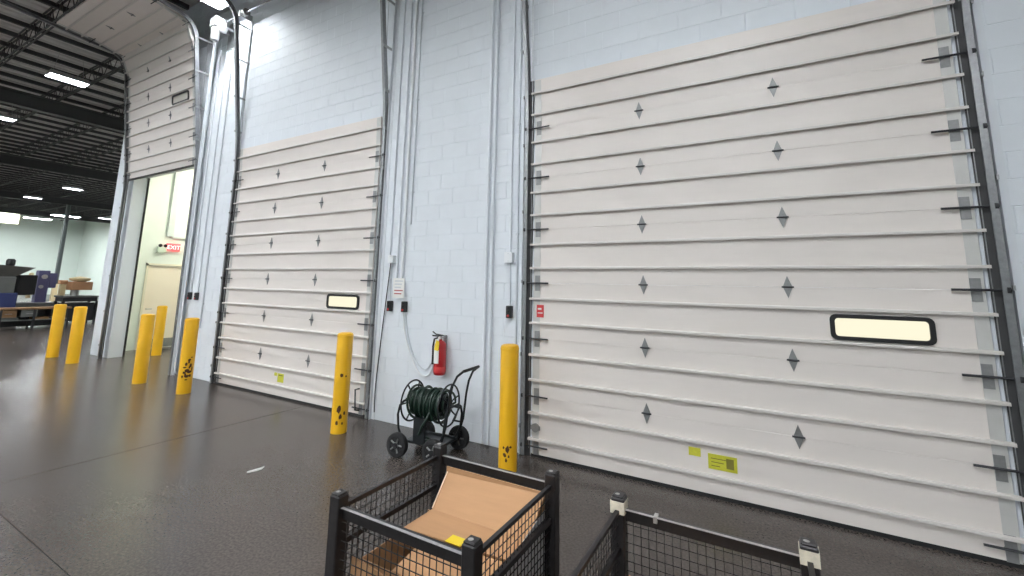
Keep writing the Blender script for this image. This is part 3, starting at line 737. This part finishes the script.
for sp, x, y in (('behind the dock wall corner', -24, 8), ('before the steel column', -31, 10), ('beside the steel column', -42, 10.5), ('left of the steel column', -52, 4), ('in the far corner', -58, 9), ('near the bright window panel', -60, 2), ('between column and far wall', -53, 9.5), ('over the aisle by the far wall', -57, -2), ('over the aisle past the machines', -36, .5)):
    highbay(x, y, 7.1, 'added machine hall fill lamp %s' % sp, lx=.80, ly=1.8, sk_=.02)  # extra lamps added to brighten the far hall and its wall

# ================================================================== FAR MACHINE HALL
wn = thing('window_1', (XL, 7.2, 7.55), 'overexposed bright window panel high on the far wall', 'window', kind='structure')
obj('pane', MB().box(.0, .03, -2.6, 1.9, -.65, .45), 'paneg', wn)
obj('window_frame', MB().box(0, .06, -2.7, 2.0, .45, .53).box(0, .06, -2.7, 2.0, -.73, -.65).box(0, .06, 1.9, 2.0, -.65, .45).box(0, .06, -2.7, -2.6, -.65, .45), 'frame', wn)
sc = thing('steel_column', (-45, 7.45, 0), 'dark steel column behind the machines', 'column')
obj('shaft', MB().box(-.11, .11, -.11, -.095, .02, 7.15).box(-.11, .11, .095, .11, .02, 7.15).box(-.008, .008, -.095, .095, .02, 7.15), 'colst', sc)
obj('base_plate', MB().box(-.2, .2, -.2, .2, 0, .02), 'colst', sc)
obj('guard', MB().box(-.14, .14, -.14, .14, .02, 1.3), 'cream', sc)
g1 = thing('granulator', (-24, .30, 0), 'blue machine with wide grey hopper near the left picture edge', 'machine')
obj('hopper', MB().add([(-.6,-.75,2.25),(.6,-.75,2.25),(.6,.82,2.12),(-.6,.82,2.12),(-.3,-.4,1.75),(.3,-.4,1.75),(.3,.35,1.75),(-.3,.35,1.75)], [(0,1,2,3),(7,6,5,4),(0,4,5,1),(1,5,6,2),(2,6,7,3),(3,7,4,0)]), 'mgrey', g1)
obj('hopper_knob', MB().lathe([(.10, 2.16), (.12, 2.22), (.12, 2.36), (.08, 2.42)], 14, (.3, .22, 0)), 'black', g1, smooth=True)
obj('head', MB().rbox(-.4, .4, -.6, .42, 1.18, 1.78, .04), 'mgrey', g1)
obj('cabinet', MB().rbox(-.5, .5, -.8, .50, .42, 1.20, .03), 'mblue', g1)
obj('base', MB().rbox(-.55, .55, -.85, .6, 0, .42, .03), 'mgrey', g1)
obj('dark_housing', MB().rbox(-.3, .3, .5, .98, 1.12, 1.85, .03), 'black', g1)
g2 = thing('extruder', (-25.5, 1.82, 0), 'violet column machine standing between the hopper and the pole', 'machine')
obj('column', MB().rbox(-.2, .2, -.13, .20, .75, 2.05, .03), 'mpurple', g2)
obj('side_case', MB().rbox(-.2, .2, .20, .42, 1.35, 1.95, .03), 'mpurple', g2)
obj('dial', MB().lathe([(.09, 0), (.09, .03)], 14, (.2, .04, 1.8), (1, 0, 0)), 'edge', g2); obj('dial', MB().lathe([(.07, 0), (.07, .03)], 14, (.2, -.02, 1.4), (1, 0, 0)), 'edge', g2)
obj('feed_post', MB().rbox(-.1, .1, -.34, -.24, .95, 1.95, .02), 'cream', g2)
obj('arm', MB().tube([(.1, -.34, 1.72), (.1, -.65, 1.5), (.1, -.5, 1.15), (.1, -.3, 1.1)], .035, 8), 'mgrey', g2, smooth=True)
obj('bed', MB().rbox(-.4, .4, -.75, .6, .55, .78, .03), 'mgrey', g2)
for sx in (-.3, .3):
    for sy in (-.65, .5): obj('leg', MB().box(sx-.04, sx+.04, sy-.04, sy+.04, 0, .55), 'mgrey', g2)
g3 = thing('workbench', (-22.6, 1.02, 0), 'long low cluttered workbench in front of the machines', 'workbench')
obj('top', MB().rbox(-.3, .3, -.85, .95, .66, .72, .01), 'wood', g3)
obj('shelf', MB().box(-.28, .28, -.8, .9, .28, .31), 'mgrey', g3)
for sy, mm in ((-.62, 'wood'), (-.12, 'mgrey'), (.62, 'dark')):
    dr = obj('drawer', MB().rbox(-.25, .25, sy-.20, sy+.20, .40, .64, .01), mm, g3)
    obj('drawer_pull', MB().tube([(.25, sy-.08, .52), (.28, sy-.08, .52), (.28, sy+.08, .52), (.25, sy+.08, .52)], .008, 6), 'edge', dr)
obj('back_panel', MB().box(-.27, -.25, -.8, .9, .05, .64), 'dark', g3)
for sx in (-.26, .26):
    for sy in (-.8, .0, .88): obj('leg', MB().box(sx-.03, sx+.03, sy-.03, sy+.03, 0, .66), 'dark', g3)
for k, (yy, ww, hh, mm) in enumerate(((-.55, .40, .075, 'mgrey'), (.20, .40, .075, 'wood'), (.62, .3, .075, 'mgrey'))):
    obj('storage_crate', MB().rbox(-.2, .2, -ww/2, ww/2, 0, hh, .01), mm, None, (-22.6, 1.02+yy, .31), label=('grey crate on the bench shelf, left', 'brown crate on the bench shelf, middle', 'grey crate on the bench shelf, right')[k], cat='crate')
g4 = thing('machine_table', (-24, 2.62, 0), 'dark table carrying pans beside the dock wall corner', 'table')
obj('top', MB().rbox(-.45, .45, -.62, .5, 1.02, 1.08, .01), 'mgrey', g4)
obj('apron', MB().box(-.4, .4, -.58, .45, .86, 1.02), 'dark', g4)
for sx in (-.4, .4):
    for sy in (-.56, .44): obj('leg', MB().box(sx-.04, sx+.04, sy-.04, sy+.04, 0, .86), 'dark', g4)
obj('lower_cabinet', MB().rbox(-.38, .38, -.5, .4, .1, .8, .02), 'dark', g4)
vb = thing('vibratory_bowl', (-24, 2.56, 1.08), 'cream round feeder bowl on orange frame on the dark table', 'feeder bowl')
obj('bowl', MB().lathe([(.10, .52), (.30, .60), (.33, .68), (.27, .70), (.12, .74), (.0, .76)], 22), 'cream', vb, smooth=True)
obj('frame', MB().rbox(-.28, .28, -.30, .34, .22, .54, .02), 'orange', vb); obj('motor', MB().lathe([(.13, 0), (.13, .24)], 16, (0, -.1, 0)), 'edge', vb, smooth=True)
bx_ = thing('feed_unit', (-24, 2.10, 1.08), 'small cream feed unit left of the round bowl', 'machine')
obj('body', MB().rbox(-.12, .12, -.10, .06, 0, .45, .02), 'cream', bx_); obj('hood', MB().rbox(-.15, .15, -.14, .08, .45, .60, .02), 'orange', bx_)
